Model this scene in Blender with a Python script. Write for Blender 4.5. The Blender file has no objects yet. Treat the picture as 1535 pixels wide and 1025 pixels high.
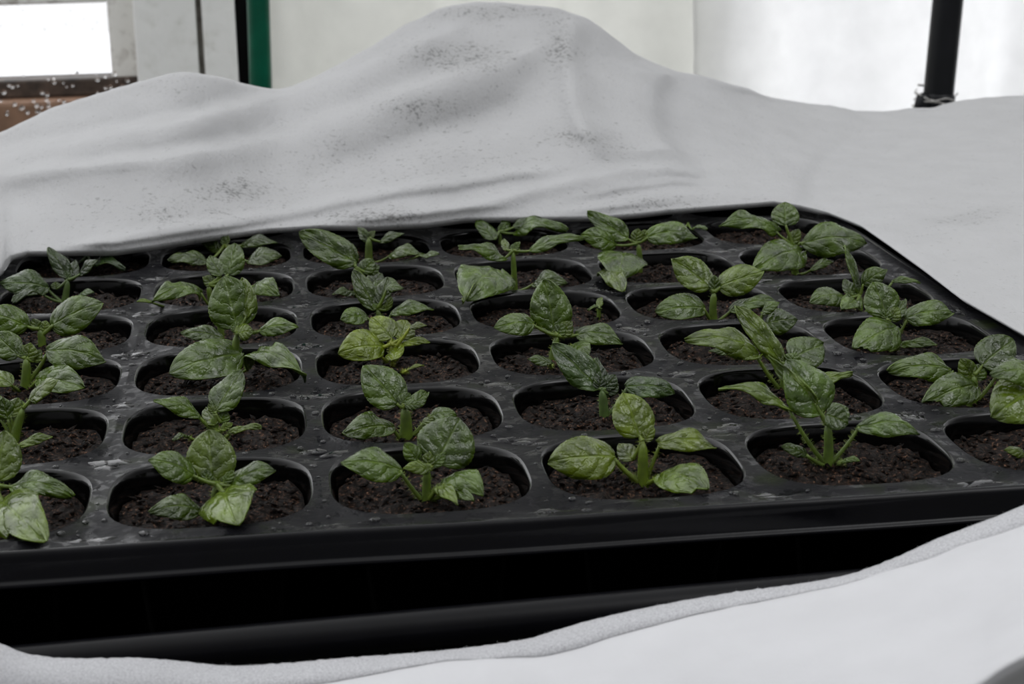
import bpy, bmesh, math, random
from mathutils import Vector, Matrix, noise
random.seed(7)
SC = bpy.context.scene
COL = SC.collection
P = 0.05                                   # pitch of the tray cells

# ------------------------------------------------------------------ camera
YAW, PIT, ROL = 0.12955, 0.26711, -0.01885
CAM = Vector((0.067596, -0.401429, 0.142353))
F = 2756.8
fw = Vector((math.sin(YAW)*math.cos(PIT), math.cos(YAW)*math.cos(PIT), -math.sin(PIT)))
rt = fw.cross(Vector((0, 0, 1))).normalized()
up = rt.cross(fw)
R2 = rt*math.cos(ROL)+up*math.sin(ROL)
U2 = -rt*math.sin(ROL)+up*math.cos(ROL)
def ray(x, y): return fw+R2*((x-767.5)/F)-U2*((y-512.5)/F)
def at_z(x, y, z):
    d = ray(x, y); return CAM+d*((z-CAM.z)/d.z)
def at_y(x, y, Y):
    d = ray(x, y); return CAM+d*((Y-CAM.y)/d.y)
cd = bpy.data.cameras.new('camera'); cam = bpy.data.objects.new('camera', cd); COL.objects.link(cam)
cam.matrix_world = Matrix(((R2.x, U2.x, -fw.x, CAM.x), (R2.y, U2.y, -fw.y, CAM.y), (R2.z, U2.z, -fw.z, CAM.z), (0, 0, 0, 1)))
cd.sensor_width = 36; cd.lens = 36*F/1535; cd.clip_start = .01
cd.dof.use_dof = True; cd.dof.focus_distance = 0.50; cd.dof.aperture_fstop = 42
SC.camera = cam
SC.view_settings.view_transform = 'Standard'; SC.view_settings.look = 'None'
SC.view_settings.gamma = 1; SC.view_settings.use_curve_mapping = False
SC.view_settings.exposure = 0.5

# ------------------------------------------------------------------ helpers
def link(o, parent=None):
    COL.objects.link(o)
    if parent: o.parent = parent
    return o
def mesh(name, verts, faces, mat, parent=None, smooth=True, uv=None):
    me = bpy.data.meshes.new(name); me.from_pydata([tuple(v) for v in verts], [], faces)
    me.validate(); me.update()
    if smooth: me.polygons.foreach_set('use_smooth', [True]*len(me.polygons))
    if uv:
        l = me.uv_layers.new(name='UVMap')
        for lp in me.loops: l.data[lp.index].uv = uv[lp.vertex_index]
    if mat: me.materials.append(mat)
    return link(bpy.data.objects.new(name, me), parent)
def tag(o, label=None, cat=None, group=None, kind=None):
    for k, v in (('label', label), ('category', cat), ('group', group), ('kind', kind)):
        if v: o[k] = v
    return o
def empty(name, loc):
    o = bpy.data.objects.new(name, None); o.location = loc; o.empty_display_size = .01
    return link(o)
class MB:
    def __init__(s): s.v = []; s.f = []
    def grid(s, rows, wrap=False, close=False):
        n = len(rows[0]); b = len(s.v)
        for r in rows: s.v += [Vector(p) for p in r]
        m = len(rows)
        for i in range(m if close else m-1):
            i2 = (i+1) % m
            for j in range(n if wrap else n-1):
                j2 = (j+1) % n
                s.f.append((b+i*n+j, b+i*n+j2, b+i2*n+j2, b+i2*n+j))
        return b
    def cap(s, b, n, rev=False):
        f = tuple(range(b, b+n)); s.f.append(f[::-1] if rev else f)
    def tube(s, pts, rads, n=10, cap=True):
        pts = [Vector(p) for p in pts]; rows = []; ref = Vector((1, 0, 0))
        for i, p in enumerate(pts):
            t = (pts[min(i+1, len(pts)-1)]-pts[max(i-1, 0)]).normalized()
            a = ref-t*ref.dot(t)
            if a.length < .05: a = Vector((0, 1, 0))-t*t.y
            a.normalize(); ref = a; b = t.cross(a)
            r = rads[i] if hasattr(rads, '__len__') else rads
            rows.append([p+(a*math.cos(2*math.pi*k/n)+b*math.sin(2*math.pi*k/n))*r for k in range(n)])
        b0 = s.grid(rows, wrap=True)
        if cap: s.cap(b0, n, True); s.cap(b0+n*(len(rows)-1), n)
    def box(s, a, b, bev=0):
        x0, y0, z0 = a; x1, y1, z1 = b
        bm = bmesh.new(); bmesh.ops.create_cube(bm, size=1)
        for v in bm.verts: v.co = Vector(((x0+x1)/2+v.co.x*(x1-x0), (y0+y1)/2+v.co.y*(y1-y0), (z0+z1)/2+v.co.z*(z1-z0)))
        if bev: bmesh.ops.bevel(bm, geom=bm.edges[:], offset=bev, segments=2, affect='EDGES', profile=.6)
        bm.verts.index_update(); o = len(s.v)
        s.v += [v.co.copy() for v in bm.verts]; s.f += [tuple(o+v.index for v in f.verts) for f in bm.faces]; bm.free()
    def build(s, name, mat, parent=None, smooth=True, origin=None):
        v = [p-origin for p in s.v] if origin is not None else s.v
        return mesh(name, v, s.f, mat, parent, smooth)
def lerp(a, b, t): return a+(b-a)*t
def spline(pts, x):
    """monotone-ish cubic through (x, y) control points"""
    n = len(pts)
    if x <= pts[0][0]: return pts[0][1]
    if x >= pts[-1][0]: return pts[-1][1]
    for i in range(n-1):
        x0, y0 = pts[i]; x1, y1 = pts[i+1]
        if x <= x1:
            d = (y1-y0)/(x1-x0)
            def tan(k):
                if k == 0 or k == n-1: return d
                a = (pts[k][1]-pts[k-1][1])/(pts[k][0]-pts[k-1][0]); b = (pts[k+1][1]-pts[k][1])/(pts[k+1][0]-pts[k][0])
                return 0 if a*b <= 0 else 2*a*b/(a+b)
            t = (x-x0)/(x1-x0); h = x1-x0; m0 = tan(i)*h; m1 = tan(i+1)*h
            return (2*t**3-3*t*t+1)*y0+(t**3-2*t*t+t)*m0+(-2*t**3+3*t*t)*y1+(t**3-t*t)*m1

# ------------------------------------------------------------------ materials
def new_mat(name):
    m = bpy.data.materials.new(name); m.use_nodes = True
    nt = m.node_tree; b = nt.nodes['Principled BSDF']
    return m, nt, b
def N(nt, t, **kw):
    n = nt.nodes.new(t)
    for k, v in kw.items():
        if k.startswith('i_'): n.inputs[k[2:].replace('_', ' ')].default_value = v
        else: setattr(n, k, v)
    return n
def L(nt, a, b): nt.links.new(a, b)
def ramp(nt, src, stops):
    r = N(nt, 'ShaderNodeValToRGB'); e = r.color_ramp.elements
    while len(e) < len(stops): e.new(.5)
    for i, (p, c) in enumerate(stops):
        e[i].position = p; e[i].color = c if len(c) == 4 else (*c, 1)
    L(nt, src, r.inputs[0]); return r.outputs[0]
def noise_tex(nt, scale, detail=4, rough=.55, coord='Object', vec=None):
    t = N(nt, 'ShaderNodeTexNoise'); t.inputs['Scale'].default_value = scale; t.inputs['Detail'].default_value = detail; t.inputs['Roughness'].default_value = rough
    if vec is None:
        c = N(nt, 'ShaderNodeTexCoord'); vec = c.outputs[coord]
    L(nt, vec, t.inputs['Vector']); return t.outputs[0]
def bump(nt, b, h, strength, dist):
    n = N(nt, 'ShaderNodeBump'); n.inputs['Strength'].default_value = strength; n.inputs['Distance'].default_value = dist
    L(nt, h, n.inputs['Height']); L(nt, n.outputs[0], b.inputs['Normal']); return n
def simple(name, col, rough=.5, spec=.5, metal=0, ns=None, bs=.2, bd=.0005, var=.25):
    m, nt, b = new_mat(name)
    b.inputs['Base Color'].default_value = (*col, 1); b.inputs['Roughness'].default_value = rough
    b.inputs['Specular IOR Level'].default_value = spec; b.inputs['Metallic'].default_value = metal
    if ns:
        n = noise_tex(nt, ns)
        c = ramp(nt, n, [(.3, tuple(x*(1-var) for x in col)), (.7, tuple(min(1, x*(1+var)) for x in col))])
        L(nt, c, b.inputs['Base Color']); bump(nt, b, n, bs, bd)
    return m

def make_sheet_mat():
    m, nt, b = new_mat('wet_black_plastic')
    n1 = noise_tex(nt, 60, 3); n2 = noise_tex(nt, 600, 4); n3 = noise_tex(nt, 190, 3)
    L(nt, ramp(nt, n1, [(.35, (.0035, .0035, .0045)), (.56, (.006, .006, .007)), (.70, (.007, .010, .003))]), b.inputs['Base Color'])
    L(nt, ramp(nt, n3, [(.40, (.08, .08, .08)), (.50, (.42, .42, .42))]), b.inputs['Roughness'])
    b.inputs['Specular IOR Level'].default_value = .05
    mx = N(nt, 'ShaderNodeMath', operation='MULTIPLY_ADD'); mx.inputs[1].default_value = .35
    L(nt, n2, mx.inputs[0]); L(nt, n3, mx.inputs[2]); bump(nt, b, mx.outputs[0], .22, .0010)
    return m
def make_soil_mat():
    m, nt, b = new_mat('potting_soil')
    n1 = noise_tex(nt, 1100, 6, .75); n2 = noise_tex(nt, 1500, 4, .6)
    v = N(nt, 'ShaderNodeTexVoronoi'); v.inputs['Scale'].default_value = 900
    c = N(nt, 'ShaderNodeTexCoord'); mp = N(nt, 'ShaderNodeMapping'); mp.inputs['Scale'].default_value = (1, .45, 1)
    L(nt, c.outputs['Object'], mp.inputs[0]); L(nt, mp.outputs[0], v.inputs['Vector'])
    L(nt, ramp(nt, n1, [(.42, (.0014, .0009, .0006)), (.53, (.008, .0045, .0029)), (.59, (.036, .0185, .011)), (.66, (.24, .13, .08))]), b.inputs['Base Color'])
    b.inputs['Roughness'].default_value = .6; b.inputs['Specular IOR Level'].default_value = .1
    mx = N(nt, 'ShaderNodeMath', operation='ADD'); L(nt, n1, mx.inputs[0]); L(nt, v.outputs[0], mx.inputs[1])
    bump(nt, b, mx.outputs[0], .8, .0012)
    return m
def make_leaf_mat():
    m, nt, b = new_mat('seedling_leaf')
    uv = N(nt, 'ShaderNodeUVMap'); sp = N(nt, 'ShaderNodeSeparateXYZ'); L(nt, uv.outputs[0], sp.inputs[0])
    def M(op, a, bb=None, cc=None):
        n = N(nt, 'ShaderNodeMath', operation=op)
        for i, x in enumerate((a, bb, cc)):
            if x is None: continue
            if isinstance(x, (int, float)): n.inputs[i].default_value = x
            else: L(nt, x, n.inputs[i])
        return n.outputs[0]
    u, v = sp.outputs[0], sp.outputs[1]
    av = M('ABSOLUTE', M('MULTIPLY_ADD', v, 2, -1))                 # 0 on the midrib, 1 at the margin
    wob = noise_tex(nt, 9, 2, .5, vec=uv.outputs[0])
    ch = M('FRACT', M('ADD', M('MULTIPLY', u, 3.9), M('MULTIPLY_ADD', av, -1.35, M('MULTIPLY', wob, .8))))
    vein = M('SUBTRACT', 1, M('MULTIPLY', M('MINIMUM', ch, M('SUBTRACT', 1, ch)), 11)); vein = M('MAXIMUM', vein, 0)
    mid = M('MAXIMUM', M('SUBTRACT', 1, M('MULTIPLY', av, 13)), 0)
    ve = M('MAXIMUM', M('MULTIPLY', vein, .35), mid)
    edge = M('MAXIMUM', M('MULTIPLY_ADD', av, 14, -13), 0)
    quilt = M('SINE', M('MULTIPLY', ch, math.pi))
    oi = N(nt, 'ShaderNodeObjectInfo')
    n1 = noise_tex(nt, 170, 4)
    var = ramp(nt, n1, [(.32, (.42, .45, .45)), (.68, (1.4, 1.35, 1.3))])
    mul = N(nt, 'ShaderNodeMix', data_type='RGBA', blend_type='MULTIPLY'); mul.inputs[0].default_value = 1
    L(nt, oi.outputs['Color'], mul.inputs[6]); L(nt, var, mul.inputs[7])
    lig = N(nt, 'ShaderNodeMix', data_type='RGBA', blend_type='MIX'); L(nt, M('MULTIPLY', M('MAXIMUM', ve, M('MULTIPLY', edge, .8)), .42), lig.inputs[0])
    L(nt, mul.outputs[2], lig.inputs[6])
    br = N(nt, 'ShaderNodeMix', data_type='RGBA', blend_type='ADD'); br.inputs[0].default_value = 1
    L(nt, mul.outputs[2], br.inputs[6]); br.inputs[7].default_value = (.10, .14, .025, 1)
    L(nt, br.outputs[2], lig.inputs[7])
    L(nt, lig.outputs[2], b.inputs['Base Color'])
    n2 = noise_tex(nt, 420, 3)
    L(nt, ramp(nt, n2, [(.38, (.14, .14, .14)), (.62, (.36, .36, .36))]), b.inputs['Roughness'])
    b.inputs['Specular IOR Level'].default_value = .42
    h = M('ADD', M('MULTIPLY', quilt, .30), M('ADD', M('MULTIPLY', ve, -.35), M('MULTIPLY_ADD', n1, .8, M('MULTIPLY', n2, .45))))
    bn = bump(nt, b, h, .58, .0013)
    b.inputs['Coat Weight'].default_value = .35; b.inputs['Coat Roughness'].default_value = .12; L(nt, bn.outputs[0], b.inputs['Coat Normal'])
    tr = N(nt, 'ShaderNodeBsdfTranslucent'); g = N(nt, 'ShaderNodeMix', data_type='RGBA', blend_type='MULTIPLY'); g.inputs[0].default_value = 1
    L(nt, lig.outputs[2], g.inputs[6]); g.inputs[7].default_value = (1.6, 1.5, .5, 1); L(nt, g.outputs[2], tr.inputs[0])
    mx = N(nt, 'ShaderNodeMixShader'); mx.inputs[0].default_value = .25
    L(nt, b.outputs[0], mx.inputs[1]); L(nt, tr.outputs[0], mx.inputs[2])
    L(nt, mx.outputs[0], nt.nodes['Material Output'].inputs[0])
    return m
def make_stem_mat():
    m, nt, b = new_mat('seedling_stem')
    oi = N(nt, 'ShaderNodeObjectInfo'); n1 = noise_tex(nt, 300, 3)
    mul = N(nt, 'ShaderNodeMix', data_type='RGBA', blend_type='MULTIPLY'); mul.inputs[0].default_value = 1
    L(nt, oi.outputs['Color'], mul.inputs[6]); L(nt, ramp(nt, n1, [(.3, (.7, .7, .7)), (.7, (1.3, 1.3, 1.3))]), mul.inputs[7])
    L(nt, mul.outputs[2], b.inputs['Base Color']); b.inputs['Roughness'].default_value = .5
    b.inputs['Subsurface Weight'].default_value = .15; b.inputs['Subsurface Radius'].default_value = (.3, .6, .1); b.inputs['Subsurface Scale'].default_value = .002
    bump(nt, b, n1, .3, .0005)
    return m
def make_fleece_mat(name, col, see=.18, dirt=True, fib=2600, trans=.35, bs_=.6, wr=1.6):
    m, nt, b = new_mat(name)
    n1 = noise_tex(nt, fib, 5, .7); n2 = noise_tex(nt, 420, 3); n0 = noise_tex(nt, 55, 3)
    base = ramp(nt, n0, [(.3, tuple(c*.95 for c in col)), (.7, col)])
    if dirt:
        at = N(nt, 'ShaderNodeAttribute', attribute_name='dirt')
        n3 = noise_tex(nt, 620, 5, .75); n4 = noise_tex(nt, 200, 3)
        def M(op, a, bb):
            n = N(nt, 'ShaderNodeMath', operation=op)
            for i, x in enumerate((a, bb)):
                if isinstance(x, (int, float)): n.inputs[i].default_value = x
                else: L(nt, x, n.inputs[i])
            return n.outputs[0]
        sp = M('ADD', n3, M('MULTIPLY', M('SUBTRACT', n4, .5), .35))
        sp = M('ADD', sp, M('MULTIPLY', at.outputs['Fac'], .16))
        k = ramp(nt, sp, [(.62, (0, 0, 0)), (.76, (1, 1, 1))])
        k2 = M('MULTIPLY', k, .55)
        # broad faint grime inside the same patches
        k3 = M('ADD', k2, M('MULTIPLY', at.outputs['Fac'], .16))
        mx = N(nt, 'ShaderNodeMix', data_type='RGBA'); L(nt, k3, mx.inputs[0]); L(nt, base, mx.inputs[6]); mx.inputs[7].default_value = (.085, .085, .08, 1)
        base = mx.outputs[2]
    L(nt, base, b.inputs['Base Color']); b.inputs['Roughness'].default_value = .75; b.inputs['Specular IOR Level'].default_value = .25
    tc_ = N(nt, 'ShaderNodeTexCoord'); mp_ = N(nt, 'ShaderNodeMapping'); mp_.inputs['Scale'].default_value = (1, .4, .6); mp_.inputs['Rotation'].default_value = (0, 0, .5)
    L(nt, tc_.outputs['Object'], mp_.inputs[0]); n5 = noise_tex(nt, 750, 3, .5, vec=mp_.outputs[0])
    ad = N(nt, 'ShaderNodeMath', operation='MULTIPLY_ADD'); ad.inputs[1].default_value = .8; L(nt, n2, ad.inputs[0]); L(nt, n1, ad.inputs[2])
    ad2 = N(nt, 'ShaderNodeMath', operation='MULTIPLY_ADD'); ad2.inputs[1].default_value = wr; L(nt, n5, ad2.inputs[0]); L(nt, ad.outputs[0], ad2.inputs[2])
    bn = bump(nt, b, ad2.outputs[0], bs_, .0010)
    tr = N(nt, 'ShaderNodeBsdfTranslucent'); L(nt, base, tr.inputs[0])
    m1 = N(nt, 'ShaderNodeMixShader'); m1.inputs[0].default_value = trans; L(nt, b.outputs[0], m1.inputs[1]); L(nt, tr.outputs[0], m1.inputs[2])
    out = m1.outputs[0]
    if see:
        tp = N(nt, 'ShaderNodeBsdfTransparent'); m2 = N(nt, 'ShaderNodeMixShader')
        L(nt, ramp(nt, n1, [(.30, (see,)*3), (.66, (see*.35,)*3)]), m2.inputs[0])
        L(nt, out, m2.inputs[1]); L(nt, tp.outputs[0], m2.inputs[2]); out = m2.outputs[0]
    L(nt, out, nt.nodes['Material Output'].inputs[0])
    return m
def make_water():
    m, nt, b = new_mat('water')
    b.inputs['Base Color'].default_value = (1, 1, 1, 1); b.inputs['Roughness'].default_value = .02
    b.inputs['Transmission Weight'].default_value = 1; b.inputs['IOR'].default_value = 1.33
    return m
def make_dirty_white(name, col, dark, thr=.60):
    m, nt, b = new_mat(name)
    n1 = noise_tex(nt, 60, 6, .62); n2 = noise_tex(nt, 12, 3)
    L(nt, ramp(nt, n1, [(.34, dark), (thr-.12, tuple(lerp(a, c, .55) for a, c in zip(dark, col))), (thr, col)]), b.inputs['Base Color'])
    b.inputs['Roughness'].default_value = .6; bump(nt, b, n1, .4, .002)
    return m
MAT_SHEET = make_sheet_mat()
MAT_RIM = simple('black_rim_plastic', (.0012, .0012, .0020), .16, .15, ns=120, bs=.12, bd=.0008)
MAT_CELL = simple('black_cell_plastic', (.001, .001, .001), .13, .25, ns=90, bs=.1, bd=.0006)
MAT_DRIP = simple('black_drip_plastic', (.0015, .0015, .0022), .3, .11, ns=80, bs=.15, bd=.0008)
MAT_SOIL = make_soil_mat()
MAT_LEAF = make_leaf_mat()
MAT_STEM = make_stem_mat()
MAT_FLEECE = make_fleece_mat('frost_fleece', (.63, .63, .635), .05)
MAT_FLEECE_F = make_fleece_mat('frost_fleece_near', (.64, .64, .655), 0, dirt=False, fib=1500, bs_=.25, wr=.3)
MAT_FLEECE_THIN = make_fleece_mat('frost_fleece_single', (.66, .66, .68), .62, dirt=False, fib=2300, bs_=.12, wr=.2)
MAT_CURT = make_fleece_mat('curtain_cloth', (.86, .86, .83), 0, dirt=False, fib=500, trans=.68, bs_=.2)
MAT_CURT2 = make_fleece_mat('curtain_cloth_bright', (.97, .97, .97), 0, dirt=False, fib=500, trans=.8, bs_=.2)
MAT_WATER = make_water()
MAT_POST = make_dirty_white('painted_post', (.93, .93, .91), (.80, .80, .76), .48)
MAT_SEAM = make_dirty_white('dirty_seam', (.38, .36, .32), (.10, .085, .07), .66)
MAT_PUTTY = make_dirty_white('dirty_putty', (.88, .87, .83), (.25, .21, .17), .52)
MAT_RAIL = make_dirty_white('dirty_rail', (.11, .075, .055), (.015, .011, .009), .68)
MAT_SILL = simple('brown_sill', (.24, .14, .09), .55, .4, ns=60, bs=.3, bd=.001)
MAT_GREEN = simple('green_coating', (.000, .075, .040), .3, .2, ns=40, bs=.1, bd=.0005)
MAT_POLE = simple('black_pole', (.004, .0045, .006), .35, .22, ns=50, bs=.15, bd=.0005)
MAT_TWINE = simple('pale_twine', (.45, .44, .42), .9, .1, ns=900, bs=.4, bd=.0003)
MAT_BENCH = simple('bench_wood', (.10, .10, .085), .75, .2, ns=30, bs=.3, bd=.001)
MAT_FLOOR = simple('concrete_floor', (.12, .12, .115), .85, .2, ns=12, bs=.3, bd=.003)
MAT_SNOW = simple('snow', (.9, .9, .92), .8, .2, ns=6, bs=.3, bd=.01, var=.02)
def make_glass():
    m, nt, b = new_mat('window_glass')
    b.inputs['Roughness'].default_value = .02; b.inputs['Specular IOR Level'].default_value = .5; b.inputs['Base Color'].default_value = (.02, .02, .02, 1)
    tp = N(nt, 'ShaderNodeBsdfTransparent'); mx = N(nt, 'ShaderNodeMixShader')
    n1 = noise_tex(nt, 260, 4, .6)
    L(nt, ramp(nt, n1, [(.64, (.94, .94, .94)), (.74, (.60, .60, .60))]), mx.inputs[0])
    L(nt, b.outputs[0], mx.inputs[1]); L(nt, tp.outputs[0], mx.inputs[2]); L(nt, mx.outputs[0], nt.nodes['Material Output'].inputs[0])
    return m
MAT_GLASS = make_glass()

# ------------------------------------------------------------------ plug tray
COLS = range(-1, 6); ROWS = range(0, 8)
HA = .455*P; SN = 3.0; NA = 48
def sup(th): return HA/((abs(math.cos(th))**SN+abs(math.sin(th))**SN)**(1/SN))
def in_hole(x, y, k=1.0):
    dx = x-round(x/P)*P; dy = y-round(y/P)*P
    return (abs(dx)**SN+abs(dy)**SN)**(1/SN) < HA*k
def zsheet(x, y):
    dx = x-min(COLS[-1], max(COLS[0], round(x/P)))*P; dy = y-min(ROWS[-1], max(ROWS[0], round(y/P)))*P; th = math.atan2(dy, dx)
    ro = sup(th); rs = P/2/max(abs(math.cos(th)), abs(math.sin(th))); gap = rs-ro; t = min(1, max(0, (math.hypot(dx, dy)-ro-.0004)/max(1e-5, gap-.0004)))
    return .0002-.22*max(0, gap-.003)*math.sin(t*math.pi/2)+.0006*noise.noise(Vector((x*45, y*45, 3)))*t
tray = empty('plug_tray', (0, 0, 0))
tag(tray, 'black plastic plug tray of rounded cells holding the rows of seedlings', 'seed tray')
sheet = MB()
for c in COLS:
    for r in ROWS:
        rows = []
        for q in range(7):
            ring = []
            for k in range(NA):
                th = 2*math.pi*(k+.0)/NA
                ro = sup(th); rs = P/2/max(abs(math.cos(th)), abs(math.sin(th)))
                gap = rs-ro
                t = q/6; rr = ro+.0004+(gap-.0004)*t
                z = .0002-(.22*max(0, gap-.003))*math.sin(t*math.pi/2)
                x = c*P+rr*math.cos(th); y = r*P+rr*math.sin(th)
                z += .0006*noise.noise(Vector((x*45, y*45, 3)))*t
                ring.append((x, y, z))
            rows.append(ring)
        sheet.grid(rows, wrap=True)
sh = sheet.build('top_sheet', MAT_SHEET, tray)
bm = bmesh.new(); bm.from_mesh(sh.data); bmesh.ops.remove_doubles(bm, verts=bm.verts, dist=.00005); bmesh.ops.recalc_face_normals(bm, faces=bm.faces)
bm.to_mesh(sh.data); bm.free(); sh.data.polygons.foreach_set('use_smooth', [True]*len(sh.data.polygons))
# border + rim swept round the sheet
x0, x1, y0, y1 = (COLS[0]-.5)*P, (COLS[-1]+.5)*P, (ROWS[0]-.5)*P, (ROWS[-1]+.5)*P
def border(prof, name, mat):
    m = MB(); rows = []
    for off, z in prof:
        ring = []; cr = max(off, 0)*1.0
        def edge(pa, pb):
            n = 60
            return [Vector(pa)+(Vector(pb)-Vector(pa))*i/n for i in range(n+1)]
        for (cx_, cy_, a0) in ((x1, y0, -90), (x1, y1, 0), (x0, y1, 90), (x0, y0, 180)):
            for i in range(7):
                a = math.radians(a0+15*i); ring.append(Vector((cx_+cr*math.cos(a), cy_+cr*math.sin(a), 0)))
            nx = {-90: (x1+cr, y1), 0: (x0, y1+cr), 90: (x0-cr, y0), 180: (x1, y0-cr)}[a0]
            p0 = ring[-1]; p1 = Vector((nx[0], nx[1], 0))
            for i in range(1, 160): ring.append(p0.lerp(p1, i/160))
        out = []
        for p in ring:
            w = .0005*noise.noise(Vector((p.x*9, p.y*9, off*20)))
            if off < 0: out.append((p.x, p.y, zsheet(p.x, p.y))); continue
            out.append((p.x, p.y+w, z+.0009*noise.noise(Vector((p.x*14, p.y*14, 1)))+(.35*w if z < -.002 else 0)))
        rows.append(out)
    m.grid(rows, wrap=True); m.build(name, mat, tray)
border([(-.0001, .0001), (.0015, .0000), (.003, -.0001), (.0044, .0002)], 'border', MAT_SHEET)
border([(.0044, .0002), (.0050, .0006), (.0056, .0006), (.0061, .0002), (.0065, -.0008), (.0068, -.0020), (.0070, -.0052), (.0073, -.0057), (.0078, -.0059), (.0081, -.0063), (.0081, -.0069), (.0077, -.0072), (.0066, -.0070)], 'rim', MAT_RIM)
for c in COLS:
    for r in ROWS:
        m = MB(); rows = []
        for k0, z in ((.0004, .0002), (.0000, .0000), (-.0003, -.0005), (-.0005, -.0012), (-.0009, -.0030), (-.0016, -.0100), (-.0035, -.025), (-.0060, -.043), (-.0075, -.0445)):
            rows.append([((sup(t)+k0)*math.cos(t), (sup(t)+k0)*math.sin(t), z) for t in [2*math.pi*k/NA for k in range(NA)]])
        b0 = m.grid(rows, wrap=True); m.cap(b0+NA*(len(rows)-1), NA, True)
        o = m.build('cell', MAT_CELL, tray); o.location = (c*P, r*P, 0)

# ------------------------------------------------------------------ soil
ordn = ['first', 'second', 'third', 'fourth', 'fifth', 'sixth']
rown = ['front row', 'second row from the front', 'third row from the front', 'fourth row from the front', 'fifth row from the front', 'row under the fleece edge']
def soil_mesh(seed):
    rnd = random.Random(seed); m = MB(); rows = []
    NS, NR = 48, 15
    def hz(x, y):
        v = Vector((x*150+seed*9, y*150, seed))
        e = (abs(x)**SN+abs(y)**SN)**(1/SN)/HA
        return -.0041+.0016*noise.noise(v)+.0013*noise.noise(v*2.7)+.0009*noise.noise(v*6)-.0012*e**4
    for i in range(NR+1):
        t = i/NR; ring = []
        for k in range(NS):
            a = 2*math.pi*k/NS; rr = max(.0004, (sup(a)-.0017)*t); x, y = rr*math.cos(a), rr*math.sin(a)
            ring.append((x, y, hz(x, y)))
        rows.append(ring)
    rows.append([((sup(2*math.pi*k/NS)-.0036)*math.cos(2*math.pi*k/NS), (sup(2*math.pi*k/NS)-.0036)*math.sin(2*math.pi*k/NS), -.022) for k in range(NS)])
    b0 = m.grid(rows, wrap=True); m.cap(b0, NS); m.cap(b0+NS*(NR+1), NS, True)
    for j in range(330):                                       # crumbs and fibres
        a = rnd.uniform(0, 6.283); rr = (sup(a)-.0032)*math.sqrt(rnd.random()); x, y = rr*math.cos(a), rr*math.sin(a)
        s = rnd.uniform(.00025, .0010); el = rnd.uniform(1, 3.2); rz = rnd.uniform(0, 3.14); tilt = rnd.uniform(-.6, .6)
        R = Matrix.Rotation(rz, 3, 'Z') @ Matrix.Rotation(tilt, 3, 'Y')
        p0 = Vector((x, y, hz(x, y)+s*.35))
        vs = [Vector((el, 0, 0)), Vector((-el, 0, 0)), Vector((0, 1, .1)), Vector((0, -1, -.1)), Vector((.2, 0, .8)), Vector((-.2, 0, -.8))]
        b = len(m.v); m.v += [p0+R @ (v*s*rnd.uniform(.6, 1.1)) for v in vs]
        for f in ((0, 2, 4), (2, 1, 4), (1, 3, 4), (3, 0, 4), (2, 0, 5), (1, 2, 5), (3, 1, 5), (0, 3, 5)): m.f.append(tuple(b+q for q in f))
    return m
protos = [soil_mesh(s) for s in range(5)]
pm = []
for c in range(0, 6):
    for r in range(0, 6):
        k = (c*3+r*2) % 5
        if len(pm) <= k or True:
            me = bpy.data.meshes.get('soil_mesh_%d' % k)
            if me is None:
                o = protos[k].build('potting_soil', MAT_SOIL); o.data.name = 'soil_mesh_%d' % k
            else:
                o = link(bpy.data.objects.new('potting_soil', me))
        o.location = (c*P, r*P, 0); o.rotation_euler.z = math.pi/2*((c+r) % 4)
        tag(o, 'dark crumbly potting soil in the %s cell from left, %s' % (ordn[c], rown[r]), 'soil', 'soil plugs in the tray cells')

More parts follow.
